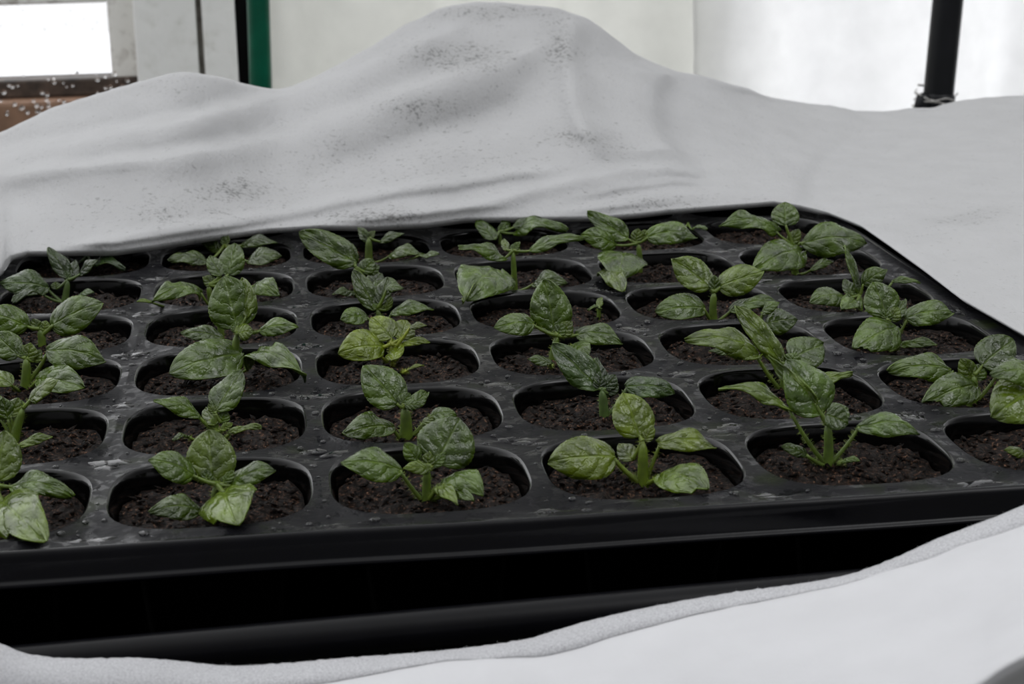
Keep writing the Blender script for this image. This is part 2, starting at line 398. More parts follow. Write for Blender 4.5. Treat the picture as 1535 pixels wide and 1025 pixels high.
# ------------------------------------------------------------------ seedlings
VIEW = {'A': (0, 330, 3.198), 'B': (400, 300, 3.198), 'C': (800, 300, 3.198), 'D': (1055, 280, 3.0146),
        'E': (0, 550, 3.198), 'F': (400, 530, 3.198), 'G': (760, 530, 3.198), 'H': (1055, 500, 3.198)}
KIND = {  # normal (right, up, toward viewer), dz base, dz tip (cm, + away), arch, fold
    'U': ((0, .40, 1), .05, .65, .05, .22),
    'S': ((0, 1, .60), 0, -.15, .15, .02),
    'F': ((0, .80, 1), -.30, -.95, .13, .05),
    'L': ((0, .85, .75), -.1, -.15, .14, -.05),
    'B': ((0, .6, 1), 0, .1, .05, .25)}
def leaf_mesh(b, t, w, n, arch, fold, rnd, rounded=False, z_of=None):
    """blade between b and t; returns rows of points, uv"""
    ax = t-b; Ln = ax.length; d = ax.normalized()
    n = (n-d*n.dot(d))
    n = n.normalized() if n.length > 1e-4 else Vector((0, 0, 1))
    side0 = d.cross(n).normalized()
    nu, nv = (24, 10) if Ln > .008 else (12, 6)
    e1, e2 = (.50, .70) if rounded else (.58, .80)
    mx = max((i/40)**e1*(1-i/40)**e2 for i in range(41))
    tw = rnd.uniform(-.25, .25); ph = rnd.uniform(0, 6.28); wv = rnd.uniform(.025, .055)*(.5 if rounded else 1); seed = rnd.uniform(0, 50)
    V = []; UV = []
    for i in range(nu+1):
        s = i/nu; ss = .004+.992*s
        sk = ss**1.15
        c = b+ax*ss+n*(arch*Ln*4*sk*(1-sk))
        slope = arch*4*(1-2*ss)
        dl = (d+n*slope).normalized()
        nl = (n-dl*n.dot(dl)).normalized()
        a = tw*(s-.3); side = side0*math.cos(a)+nl*math.sin(a); nn = nl*math.cos(a)-side0*math.sin(a)
        hw = .5*w*(ss**e1*(1-ss)**e2)/mx
        ser = 1+(.013 if i % 2 else -.013)*(1 if Ln > .008 else .5)*(0 < i < nu)
        for j in range(nv+1):
            v = -1+2*j/nv; av = abs(v)
            k = ser if j in (0, nv) else 1
            h = fold*hw*av-.22*hw*av*av*(1+.3*math.sin(3*s))
            h += wv*Ln*av*av*math.sin(9*s+ph+1.7*v)
            h += .034*Ln*noise.noise(Vector((s*5+seed, v*2.4, seed)))
            h -= .012*Ln*math.exp(-(v/.14)**2)
            p = c+side*(v*hw*k)+nn*h-dl*(.12*hw*av*av if rounded else .10*hw*av)*(1-s)
            V.append(p); UV.append((s, .5+.5*v))
    faces = [(i*(nv+1)+j, i*(nv+1)+j+1, (i+1)*(nv+1)+j+1, (i+1)*(nv+1)+j) for i in range(nu) for j in range(nv)]
    return V, faces, UV
def hairs(m, pts, rads, rnd, count):
    for _ in range(count):
        i = rnd.randrange(len(pts)-1); f = rnd.random(); p = Vector(pts[i]).lerp(Vector(pts[i+1]), f); r = lerp(rads[i], rads[i+1], f)
        ax = (Vector(pts[i+1])-Vector(pts[i])).normalized()
        a = Vector((rnd.gauss(0, 1), rnd.gauss(0, 1), rnd.gauss(0, 1))); a -= ax*a.dot(ax); a.normalize()
        q = p+a*r*.9; tip = q+a*rnd.uniform(.0006, .0012)+ax*.0002; s = ax.cross(a)*.00006; u = ax*.00006
        b = len(m.v); m.v += [q+s, q-s*.5+u, q-s*.5-u, tip]; m.f += [(b, b+1, b+3), (b+1, b+2, b+3), (b+2, b, b+3)]
def curve_pts(a, b, bend, n=7):
    return [a.lerp(b, i/(n-1))+bend*(4*(i/(n-1))*(1-i/(n-1))) for i in range(n)]

PL = []
def plant(cell, view, base, top, label, leaves, col=(.052, .094, .0055), rad=.0016, buds=2):
    PL.append((cell, view, base, top, label, leaves, col, rad, buds))
# each leaf: (kind, (base), (tip), width, options)   options: s = where on the stem, p = petiole start, n, dzb, dzt, arch, fold, r (rounded), k (colour factor)
plant((0, 0), 'E', (-50, 690), (-30, 560), 'front-row seedling cut by the left picture edge, broad bright leaf drooping forward', [
    ('F', (5, 640), (225, 850), 262, dict(r=1, k=1.45, dzt=-.9)), ('S', (50, 570), (350, 625), 150, dict(arch=.22, k=1.1)), ('U', (-10, 545), (20, 305), 200, dict(r=1, k=1.3)),
    ('S', (-90, 560), (-340, 600), 180, {})], rad=.0018)
plant((1, 0), 'E', (1035, 665), (1040, 560), 'front-row seedling, second from left, heart-shaped leaf hanging toward the viewer', [
    ('U', (1020, 555), (1000, 298), 240, dict(r=1, k=1.1)), ('S', (935, 520), (710, 445), 170, dict(n=(0, 1, .75), arch=.17)), ('S', (1095, 570), (1322, 495), 140, dict(arch=.20)),
    ('F', (1070, 590), (1140, 772), 285, dict(r=1, k=1.5, dzb=-.25, dzt=-.8)), ('L', (970, 690), (715, 700), 150, dict(s=.1, arch=.26, k=.6)),
    ('B', (1070, 560), (1120, 490), 60, {}), ('B', (1000, 560), (985, 490), 60, {}), ('B', (1085, 590), (1165, 520), 60, {})], rad=.0015)
plant((2, 0), 'F', (765, 700), (768, 540), 'front-row seedling, third from left, large dark round leaf standing behind', [
    ('U', (815, 525), (925, 308), 285, dict(r=1, k=.85, n=(.1, .5, 1))), ('S', (650, 560), (355, 525), 190, dict(s=.1, arch=.17, n=(0, 1, .8))),
    ('S', (840, 610), (1040, 680), 190, dict(s=.4, arch=.26, n=(.2, 1, .7))), ('F', (815, 630), (915, 722), 80, dict(s=.3, k=1.2)), ('B', (725, 515), (660, 428), 85, {}),
    ('F', (790, 555), (655, 545), 70, dict(k=1.4, dzt=-.5)), ('B', (770, 545), (775, 470), 70, dict(k=1.3)), ('F', (870, 650), (990, 705), 90, dict(s=.3, k=.9)), ('B', (790, 540), (860, 480), 60, {})], rad=.0016)
plant((3, 0), 'G', (652, 612), (650, 420), 'front-row seedling, fourth from left, bright spread leaves on hairy stalks', [
    ('S', (520, 490), (196, 520), 230, dict(s=.1, r=1, k=1.35, n=(0, .85, 1), arch=.10)), ('U', (640, 400), (556, 186), 215, dict(n=(.35, .4, 1), k=1.35)),
    ('S', (720, 425), (998, 452), 140, dict(s=.25, k=1.25, arch=.20)), ('F', (740, 570), (965, 662), 215, dict(s=.05, r=1, k=1.1, dzt=-.7, n=(.1, .75, 1))),
    ('U', (605, 510), (538, 430), 95, dict(k=1.2)), ('B', (660, 420), (700, 350), 60, dict(k=1.2))], rad=.0020, col=(.062, .104, .004))
plant((4, 0), 'H', (588, 620), (592, 430), 'front-row seedling, fifth from left, tall, long leaf reaching left', [
    ('S', (425, 370), (68, 265), 120, dict(s=.05, arch=.16, n=(0, 1, .3), k=1.2)), ('U', (570, 385), (395, 125), 270, dict(n=(.45, .5, 1), k=1.1, arch=.08)),
    ('U', (545, 340), (303, 104), 70, dict(n=(-.6, .5, .8), k=1.3)), ('U', (610, 400), (690, 355), 110, dict(n=(-.3, .4, 1), k=.9)),
    ('S', (730, 445), (1032, 485), 150, dict(s=.02, arch=.22, k=1.1)), ('F', (585, 385), (692, 435), 130, dict(k=.7, dzt=-.4, fold=.4)),
    ('L', (500, 585), (370, 540), 70, dict(s=.02, k=.55)), ('L', (660, 610), (748, 606), 40, dict(s=.0, k=.9, p=(650, 620)))], rad=.0018, col=(.056, .102, .010))
plant((5, 0), 'H', (1645, 640), (1640, 330), 'front-row seedling at the right picture edge, wide leaf cut by frame', [
    ('F', (1600, 260), (1378, 400), 250, dict(r=1, k=1.25, dzb=0, dzt=-.5, n=(-.1, .7, 1))), ('S', (1590, 190), (1375, 200), 150, dict(k=1.0)), ('U', (1660, 300), (1760, 120), 200, {}),
    ('L', (1540, 580), (1440, 556), 60, dict(s=0, k=1.2))], rad=.0018)
plant((0, 1), 'A', (50, 1045), (110, 900), 'seedling in the second row at the left picture edge, thick slanting hairy stem', [
    ('S', (140, 860), (275, 765), 120, dict(n=(-.1, 1, .5), k=1.1, arch=.1)), ('B', (40, 960), (15, 850), 90, dict(s=.3)), ('B', (50, 940), (90, 850), 80, dict(s=.3, k=1.2)),
    ('U', (10, 960), (-110, 800), 130, dict(s=.3)), ('L', (90, 1080), (250, 1035), 55, dict(s=.05, k=1.1))], rad=.0019)
plant((1, 1), 'E', (1040, 318), (1030, 225), 'seedling in the second row, second from left, one narrow leaf pointing straight up', [
    ('U', (1035, 210), (1162, 20), 165, dict(n=(-.5, .3, 1), k=.9)), ('S', (960, 232), (735, 160), 110, dict(s=.5, arch=.16)), ('S', (1090, 318), (1255, 290), 45, dict(s=.2, k=1.2)),
    ('U', (1035, 275), (985, 195), 80, dict(k=1.2)), ('B', (1060, 270), (1080, 205), 70, {}), ('L', (900, 330), (830, 352), 40, dict(s=.0, k=.8)), ('U', (1060, 300), (1115, 270), 40, dict(k=1.3, s=.5))], rad=.0017)
plant((2, 1), 'F', (655, 395), (660, 255), 'second-row seedling, third from left, dewy oval leaf over low dark leaf', [
    ('U', (632, 245), (468, 55), 205, dict(n=(.3, .5, 1), r=1, k=1.0)), ('L', (612, 350), (362, 388), 165, dict(s=.15, k=.75, n=(0, .7, 1), arch=.17)),
    ('S', (775, 300), (912, 300), 90, dict(s=.1, arch=.24)), ('S', (740, 335), (810, 300), 50, dict(s=.1, k=1.3, arch=.05)), ('U', (690, 250), (772, 185), 75, dict(k=1.1)), ('F', (660, 245), (740, 245), 60, dict(dzt=-.3)),
    ('B', (640, 245), (690, 190), 70, {})], rad=.0024)
plant((3, 1), 'G', (470, 305), (455, 170), 'dark second-row seedling, fourth from left, leaning leaf and curled tips', [
    ('U', (440, 165), (215, -45), 165, dict(n=(.45, .5, 1), k=.75)), ('S', (565, 155), (805, 190), 135, dict(s=.3, arch=.17, n=(0, 1, .8), k=.95)), ('U', (455, 160), (430, 20), 90, dict(n=(.6, .3, 1), k=.6)),
    ('B', (470, 170), (520, 100), 80, dict(k=.55)), ('B', (480, 190), (535, 150), 60, dict(k=.5)), ('B', (440, 180), (450, 110), 70, dict(k=.5))], rad=.0019, col=(.042, .082, .014))
plant((4, 1), 'C', (1205, 905), (1205, 785), 'second-row seedling, fifth from left, folded leaves above the tall front one', [
    ('S', (1080, 735), (722, 672), 165, dict(s=.1, arch=.20, n=(0, 1, .75), k=1.25)), ('U', (1190, 775), (965, 505), 130, dict(n=(.5, .5, 1), k=1.25)), ('U', (1235, 760), (1390, 690), 190, dict(n=(-.2, .8, 1), k=.85)),
    ('F', (1230, 790), (1260, 730), 90, dict(k=1.2, dzt=-.2)), ('S', (1320, 880), (1530, 830), 80, dict(s=.1, k=1.2, arch=.06))], rad=.0018)
plant((0, 2), 'A', (100, 800), (125, 660), 'third-row seedling at left picture edge, arched leaf over round lower leaf', [
    ('S', (220, 620), (505, 675), 185, dict(s=.35, arch=.17, n=(0, .95, .9))), ('F', (170, 765), (405, 800), 175, dict(s=.2, r=1, dzb=-.2, dzt=-.5)), ('B', (130, 670), (150, 590), 90, dict(k=1.2)),
    ('U', (90, 650), (-20, 545), 130, {}), ('B', (160, 680), (195, 620), 60, dict(k=1.3)), ('S', (60, 790), (-70, 730), 100, dict(s=.2, k=1.3))], rad=.0021)
plant((1, 2), 'A', (1085, 745), (1135, 540), 'tallest third-row seedling, second from left, big upright leaf above heart-shaped leaf', [
    ('U', (1140, 515), (1075, 268), 235, dict(r=1, k=.95, fold=.1)), ('U', (1180, 470), (1165, 275), 150, dict(n=(-.7, .3, .9), k=1.3)), ('F', (1165, 635), (808, 735), 240, dict(r=1, s=.5, dzb=-.1, dzt=-.4, arch=.10, n=(0, .8, 1))), ('S', (1240, 528), (1432, 512), 105, dict(arch=.17, n=(0, 1, .8))),
    ('S', (1190, 705), (1470, 765), 135, dict(s=.1, arch=.24)), ('F', (1140, 540), (1215, 530), 90, dict(k=1.3, dzt=-.3)), ('B', (1120, 530), (1165, 490), 60, {})], rad=.0019)
plant((2, 2), 'B', (600, 775), (592, 690), 'yellowish-green crinkled seedling in the third row, third from left', [
    ('S', (565, 700), (340, 735), 200, dict(n=(0, .7, 1), r=1, arch=.20, k=1.0)), ('L', (550, 740), (410, 735), 80, dict(s=.3, arch=.2, k=.9)), ('U', (600, 660), (505, 560), 135, dict(r=1, n=(.3, .5, 1))), ('U', (640, 665), (670, 575), 120, dict(r=1, k=.85)),
    ('S', (640, 690), (782, 680), 55, dict(k=1.0)), ('U', (600, 770), (640, 690), 90, dict(s=0, k=1.0, n=(-.3, .3, 1))), ('S', (670, 815), (755, 790), 22, dict(s=.05, k=.7)), ('S', (680, 610), (768, 600), 45, dict(k=.6, s=.8))], rad=.0014, col=(.11, .155, .005))
plant((3, 2), 'C', (85, 765), (115, 650), 'dewy seedling in the third row, fourth from left, single broad leaf pointing up', [
    ('U', (105, 640), (48, 378), 205, dict(n=(.2, .4, 1))), ('S', (200, 640), (425, 688), 135, dict(arch=.24, n=(0, 1, .75))), ('S', (5, 590), (-192, 612), 135, dict(arch=.15, n=(0, .9, .9))),
    ('F', (185, 690), (265, 740), 110, dict(s=.6, r=1, k=.9, dzt=-.3)), ('B', (130, 650), (180, 580), 80, dict(k=1.2)), ('L', (90, 785), (-30, 760), 60, dict(s=.05, k=.7)), ('B', (110, 650), (140, 590), 70, {})], rad=.0017)
plant((4, 2), 'C', (1075, 700), (1075, 630), 'small seedling in the third row, fifth from left, half hidden behind folded leaves', [
    ('S', (1110, 590), (1265, 575), 135, dict(n=(0, .8, 1), k=.8)), ('L', (930, 735), (840, 720), 40, dict(s=0, k=.7)), ('S', (1090, 540), (1180, 490), 70, dict(k=.9)), ('U', (1060, 620), (1010, 510), 70, {})], rad=.0014)
plant((5, 2), 'D', (820, 735), (832, 605), 'third-row seedling by the right tray edge, neat cross of leaves', [
    ('U', (830, 590), (765, 428), 165, dict(n=(.15, .55, 1))), ('S', (910, 590), (1125, 570), 135, dict(s=.2, arch=.17, n=(.1, 1, .85))), ('F', (875, 630), (672, 738), 180, dict(s=.5, r=1, dzb=-.2, dzt=-.6, k=.95)),
    ('L', (880, 715), (1055, 712), 55, dict(s=.0, k=.7)), ('B', (840, 605), (880, 545), 70, dict(k=1.3)), ('B', (820, 610), (825, 550), 60, dict(k=1.2)), ('U', (860, 600), (905, 510), 70, dict(k=.9))], rad=.0019)
plant((5, 1), 'D', (1212, 965), (1220, 850), 'second-row seedling near right edge, dark leaf lifted behind', [
    ('S', (1120, 825), (832, 838), 145, dict(s=.3, arch=.17, n=(0, 1, .85))), ('U', (1255, 805), (1400, 690), 175, dict(n=(0, .9, 1), r=1, k=.7)), ('F', (1240, 895), (985, 985), 165, dict(s=.5, r=1, dzb=-.15, dzt=-.5, k=.85)),
    ('B', (1215, 870), (1160, 775), 90, dict(k=1.2)), ('B', (1225, 870), (1260, 800), 80, {}), ('S', (1330, 830), (1480, 800), 120, dict(s=.1))], rad=.0021)
plant((0, 3), 'A', (190, 605), (190, 520), 'fourth-row seedling at left picture edge, pale-veined leaf angled up right', [
    ('S', (245, 505), (492, 395), 185, dict(n=(0, .75, 1), arch=.10, r=1, s=.8)), ('S', (140, 510), (-70, 440), 150, dict(n=(0, .8, 1), arch=.10)), ('B', (180, 530), (160, 470), 60, dict(k=1.2)), ('B', (210, 530), (220, 480), 60, dict(k=1.3)), ('S', (100, 590), (-60, 560), 90, dict(k=.9, s=.2))], rad=.0019)
plant((1, 3), 'A', (1060, 590), (1050, 440), 'slim seedling in the fourth row, second from left, mostly behind the tallest one', [
    ('L', (1070, 560), (865, 542), 105, dict(s=.1, k=.65)), ('S', (1100, 500), (1190, 480), 70, {}), ('B', (1050, 450), (1070, 400), 50, {})], rad=.0015)
plant((2, 3), 'B', (545, 605), (530, 520), 'fourth-row seedling, third from left, dark narrow leaf leaning left', [
    ('U', (525, 525), (412, 336), 110, dict(n=(.5, .5, 1), k=.7)), ('S', (485, 560), (352, 572), 120, dict(s=.4, n=(0, .8, 1), k=1.2)), ('S', (590, 540), (798, 525), 95, dict(s=.3, arch=.20)), ('U', (540, 500), (580, 370), 80, dict(k=.7)), ('S', (570, 420), (655, 425), 55, dict(k=.7)), ('B', (570, 530), (600, 460), 40, dict(k=1.2))], rad=.0014)
plant((3, 3), 'C', (300, 545), (310, 500), 'tiny sprout in the fourth row, fourth from left, beside an upright dewy leaf', [
    ('U', (310, 510), (325, 465), 35, dict(k=1.2)), ('S', (320, 520), (260, 525), 25, {})], rad=.0009, buds=0)
plant((4, 3), 'C', (868, 575), (865, 440), 'seedling in the fourth row, fifth from left, two pointed leaves spread like wings', [
    ('U', (850, 420), (664, 280), 165, dict(n=(.2, .8, 1), k=1.25)), ('S', (885, 415), (1100, 340), 160, dict(n=(-.1, .8, 1), arch=.06, k=1.2)), ('F', (825, 515), (582, 535), 165, dict(s=.1, r=1, dzb=-.1, dzt=-.3, k=.9)),
    ('S', (935, 525), (1165, 490), 100, dict(s=.1, k=1.0)), ('B', (865, 440), (870, 360), 60, dict(k=.9))], rad=.0019)
plant((5, 3), 'D', (692, 565), (705, 490), 'ragged fourth-row seedling by the right tray edge, thin upright spear-like leaf', [
    ('U', (702, 490), (634, 265), 75, dict(n=(.8, .3, .6))), ('S', (640, 500), (478, 525), 130, dict(arch=.22, k=.8)), ('F', (695, 510), (620, 565), 90, dict(k=1.0)), ('S', (715, 440), (825, 372), 95, dict(k=.8, n=(0, .7, 1))), ('U', (670, 490), (640, 415), 60, {}), ('S', (850, 425), (980, 435), 40, dict(s=.2, k=1.0))], rad=.0014)
plant((0, 4), 'A', (300, 375), (325, 285), 'shaded fifth-row seedling at far left, smooth leaf lying out left', [
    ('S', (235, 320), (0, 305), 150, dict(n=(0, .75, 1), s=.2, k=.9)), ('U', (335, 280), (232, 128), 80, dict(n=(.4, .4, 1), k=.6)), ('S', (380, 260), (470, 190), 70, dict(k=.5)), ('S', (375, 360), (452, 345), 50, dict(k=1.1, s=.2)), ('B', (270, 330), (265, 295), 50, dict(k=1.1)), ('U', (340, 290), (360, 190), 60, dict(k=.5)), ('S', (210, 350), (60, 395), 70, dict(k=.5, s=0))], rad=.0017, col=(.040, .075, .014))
plant((1, 4), 'A', (1030, 405), (1000, 310), 'fifth-row seedling, second from left, rosette of cupped leaves', [
    ('S', (970, 350), (726, 392), 125, dict(s=.2, arch=.20, n=(0, .9, .9))), ('U', (1060, 265), (1005, 170), 85, dict(n=(.3, .4, 1))), ('U', (1095, 265), (1130, 110), 135, dict(n=(-.2, .5, 1), r=1)), ('S', (1215, 315), (1342, 370), 125, dict(arch=.26, k=1.2, n=(0, .9, .9))), ('B', (1030, 310), (975, 270), 60, dict(k=1.2)),
    ('S', (740, 395), (655, 388), 26, dict(s=.2, k=1.4))], rad=.0017)
plant((2, 4), 'B', (445, 455), (425, 320), 'fifth-row seedling, third from left, large blue-green leaf raised left', [
    ('U', (432, 300), (152, 155), 165, dict(n=(.2, .8, 1), k=.8)), ('B', (455, 345), (515, 285), 85, {}), ('S', (500, 400), (652, 425), 75, dict(k=.7)), ('L', (425, 445), (312, 450), 55, dict(s=0, k=.6)), ('B', (480, 350), (540, 310), 60, dict(k=.8)), ('U', (500, 410), (550, 350), 90, dict(k=.7))], rad=.0015)
plant((3, 4), 'B', (1190, 445), (1180, 240), 'fifth-row seedling, fourth from left, heart-shaped leaf hanging over cell edge', [
    ('F', (1110, 335), (955, 478), 265, dict(r=1, s=.5, dzb=-.3, dzt=-1.1, k=1.1)), ('S', (1150, 280), (918, 225), 95, dict(arch=.14, k=.9)), ('S', (1255, 245), (1525, 185), 85, dict(arch=.17)), ('S', (1275, 400), (1440, 400), 115, dict(s=.1, arch=.24, n=(0, .8, 1), k=.8)), ('U', (1150, 240), (1135, 185), 40, dict(k=1.2)), ('B', (1190, 260), (1200, 215), 40, dict(k=1.2)), ('S', (1020, 440), (940, 490), 60, dict(s=.4, k=1.5))], rad=.0015)
plant((4, 4), 'C', (500, 335), (500, 205), 'fifth-row seedling, fifth from left, curled leaf drooping over cell lip', [
    ('U', (455, 185), (255, 62), 115, dict(n=(.3, .7, 1))), ('S', (535, 175), (782, 180), 135, dict(arch=.24, n=(0, .9, .9))), ('S', (400, 215), (225, 165), 120, dict(n=(0, .8, 1))), ('F', (440, 250), (400, 378), 235, dict(r=1, s=.6, dzb=-.4, dzt=-1.0, k=.9)), ('F', (345, 360), (430, 448), 125, dict(s=.4, dzb=-.9, dzt=-1.5, k=1.2)),
    ('B', (490, 200), (500, 135), 60, dict(k=1.2)), ('B', (520, 200), (535, 140), 50, dict(k=1.3))], rad=.0017)
plant((5, 4), 'D', (422, 385), (402, 260), 'full fifth-row seedling at the back right tray corner', [
    ('S', (340, 205), (68, 180), 110, dict(arch=.24, k=1.0)), ('U', (370, 175), (365, 68), 125, dict(r=1)), ('S', (440, 250), (732, 262), 170, dict(arch=.22, n=(0, .85, 1), k=.85)), ('F', (452, 285), (222, 375), 180, dict(r=1, dzb=-.2, dzt=-.6, k=.95)), ('B', (390, 260), (430, 190), 60, dict(k=1.2)), ('L', (480, 375), (590, 335), 40, dict(s=0, k=.7)), ('S', (460, 270), (690, 240), 80, dict(s=.3, k=.9))], rad=.0018)
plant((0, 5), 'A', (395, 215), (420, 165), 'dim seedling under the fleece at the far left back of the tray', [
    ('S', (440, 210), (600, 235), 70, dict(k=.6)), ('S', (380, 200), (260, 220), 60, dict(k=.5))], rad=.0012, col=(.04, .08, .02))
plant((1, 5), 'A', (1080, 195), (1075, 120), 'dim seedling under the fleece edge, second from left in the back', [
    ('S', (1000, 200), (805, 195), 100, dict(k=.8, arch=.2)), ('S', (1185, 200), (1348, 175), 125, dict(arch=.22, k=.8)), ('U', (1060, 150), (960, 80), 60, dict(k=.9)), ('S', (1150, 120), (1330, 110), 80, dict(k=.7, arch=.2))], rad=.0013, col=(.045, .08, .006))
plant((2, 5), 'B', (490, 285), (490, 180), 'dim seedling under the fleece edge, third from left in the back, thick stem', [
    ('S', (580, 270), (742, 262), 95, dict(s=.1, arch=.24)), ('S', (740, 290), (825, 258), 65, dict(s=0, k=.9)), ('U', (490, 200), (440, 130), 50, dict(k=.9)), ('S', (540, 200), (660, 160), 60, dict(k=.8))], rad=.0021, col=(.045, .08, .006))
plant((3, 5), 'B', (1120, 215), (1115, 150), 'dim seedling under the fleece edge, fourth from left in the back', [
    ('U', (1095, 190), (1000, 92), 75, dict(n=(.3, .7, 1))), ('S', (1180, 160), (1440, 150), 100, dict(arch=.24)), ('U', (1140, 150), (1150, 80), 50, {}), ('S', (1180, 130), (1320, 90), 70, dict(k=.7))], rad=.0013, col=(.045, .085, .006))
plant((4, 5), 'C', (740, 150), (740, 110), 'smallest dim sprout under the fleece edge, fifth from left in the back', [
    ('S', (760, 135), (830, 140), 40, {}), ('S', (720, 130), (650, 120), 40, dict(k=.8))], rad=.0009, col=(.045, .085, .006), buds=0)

for cell, view, base, top, label, leaves, col, rad, buds in PL:
    vx, vy, vs = VIEW[view]
    px = lambda q: (vx+q[0]/vs, vy+q[1]/vs)
    rnd = random.Random(cell[0]*31+cell[1]*7+1); rad *= .66
    B = at_z(*px(base), -.0036)
    c = Vector((cell[0]*P, cell[1]*P, 0))                       # keep the stem on its own cell's soil
    off = B-c; off.z = 0
    m = max(abs(off.x), abs(off.y))
    if m > .0175: off *= .0175/m
    B = Vector((c.x+off.x, c.y+off.y, -.0036))
    Y = B.y
    T = at_y(*px(top), Y)
    root = empty('seedling', B)
    tag(root, label, 'seedling', 'seedlings in the plug tray')
    mpp = (B-CAM).length/F/vs                                   # metres per view pixel here
    st = MB(); sp = curve_pts(B-Vector((0, 0, .004)), T, Vector((.0006*rnd.uniform(-1, 1), 0, 0)), 8)
    sr = [rad*q for q in (1.2, 1.15, 1.08, 1.02, .96, .90, .80, .35)]
    st.tube(sp, sr, 12)
    if cell[1] < 4: hairs(st, sp, sr, rnd, 130 if cell[1] < 3 else 60)
    so = st.build('stem', MAT_STEM, root, origin=B)
    so.color = (col[0]*1.25, col[1]*1.12, col[2]*1.15, 1)
    def drop(p, zo, zi):
        z = zi if in_hole(p.x, p.y, .97) else zo
        if p.z < z:
            d = (p-CAM); p = CAM+d*((z-CAM.z)/d.z)
        return p
    leafs = list(leaves)
    for i in range(buds):                                       # the youngest leaves at the tip
        a = rnd.uniform(-1, 1)
        leafs.append(('B', top, (top[0]+a*38, top[1]-rnd.uniform(25, 48)), 34, dict(k=1.15, bud=1)))
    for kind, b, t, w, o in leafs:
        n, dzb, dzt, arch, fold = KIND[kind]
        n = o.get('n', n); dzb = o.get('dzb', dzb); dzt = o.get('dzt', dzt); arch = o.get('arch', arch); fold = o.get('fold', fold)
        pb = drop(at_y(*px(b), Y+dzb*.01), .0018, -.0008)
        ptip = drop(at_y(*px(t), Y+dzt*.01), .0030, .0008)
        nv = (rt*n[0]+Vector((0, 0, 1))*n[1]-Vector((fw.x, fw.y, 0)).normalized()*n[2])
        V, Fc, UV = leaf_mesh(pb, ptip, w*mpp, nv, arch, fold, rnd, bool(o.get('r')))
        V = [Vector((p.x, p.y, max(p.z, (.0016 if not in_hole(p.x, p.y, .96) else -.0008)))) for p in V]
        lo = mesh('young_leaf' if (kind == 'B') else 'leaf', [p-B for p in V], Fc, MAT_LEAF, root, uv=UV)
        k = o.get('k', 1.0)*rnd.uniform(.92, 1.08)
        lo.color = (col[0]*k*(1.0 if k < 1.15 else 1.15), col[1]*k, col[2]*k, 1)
        md = lo.modifiers.new('thickness', 'SOLIDIFY'); md.thickness = .00035; md.offset = -1
        if not o.get('bud'):
            s = o.get('s', 1.0); q = s*7; i0 = min(int(q), 6); ps = sp[i0].lerp(sp[i0+1], q-i0)
            if s < .12: ps = sp[1].lerp(sp[2], .6)
            if 'p' in o: ps = drop(at_y(*px(o['p']), Y), .0018, -.0065)
            end = V[0].lerp(V[-1], 0.0)
            mid = len(V)//2
            nvv = 11 if len(V) == 25*11 else 7
            e0 = V[nvv*1+nvv//2]
            ln = (e0-ps).length
            if ln > .0008:
                pt = MB(); r1 = min(rad*.75, max(.0005, w*mpp*.055)); pp = curve_pts(ps, e0-Vector((0, 0, .0002)), Vector((0, 0, -.06*ln)), 7)
                pr = [lerp(min(rad*.7, r1*1.25), r1*.75, i/6) for i in range(7)]
                pt.tube(pp, pr, 8)
                if cell[1] < 3 and ln > .003: hairs(pt, pp, pr, rnd, int(ln*9000))
                po = pt.build('petiole', MAT_STEM, lo, origin=B); po.color = (col[0]*1.35, col[1]*1.15, col[2]*1.2, 1)

# ------------------------------------------------------------------ water on the tray
wd = MB(); rnd = random.Random(3)
def blob(cx_, cy_, rx, ry, h, rot, z0, n=12, irr=.0):
    rows = []; ph = rnd.uniform(0, 50)
    for t, zz in ((1.0, -.05), (.97, .35), (.8, .72), (.45, .95), (.03, 1.0)):
        ring = []
        for k in range(n):
            a = 2*math.pi*k/n; f = 1+irr*noise.noise(Vector((math.cos(a)*1.3+ph, math.sin(a)*1.3, ph)))
            x, y = rx*t*f*math.cos(a), ry*t*f*math.sin(a)
            ring.append((cx_+x*math.cos(rot)-y*math.sin(rot), cy_+x*math.sin(rot)+y*math.cos(rot), z0+h*zz))
        rows.append(ring)
    b = wd.grid(rows, wrap=True); wd.cap(b+n*4, n)
cnt = 0
while cnt < 700:
    x = rnd.uniform(-.03, .275); y = rnd.uniform(-.027, .27)
    if in_hole(x, y, 1.075): continue
    s = rnd.choice([.0003, .0004, .0005, .0007, .0010])*rnd.uniform(.7, 1.2)
    blob(x, y, s*rnd.uniform(1, 1.5), s, s*.55, rnd.uniform(0, 3), zsheet(x, y), 10, .3); cnt += 1
for c in range(-1, 6):
    for r in range(0, 6):
        x = (c+.5)*P+rnd.uniform(-.001, .001); y = (r-.5 if r else -.47)*P+rnd.uniform(-.001, .001)
        if r == 0: y = -.0245
        for j in range(3):
            xx = x+rnd.uniform(-.004, .004); yy = y+rnd.uniform(-.002, .002)
            s = rnd.uniform(.0012, .0028); blob(xx, yy, s*1.5, s, .0006, rnd.uniform(-.5, .5), zsheet(xx, yy)-.0001, 18, .8)
w = wd.build('water_droplets', MAT_WATER)
tag(w, 'scattered water drops and small puddles on the black tray between the cells', 'water', kind='stuff')

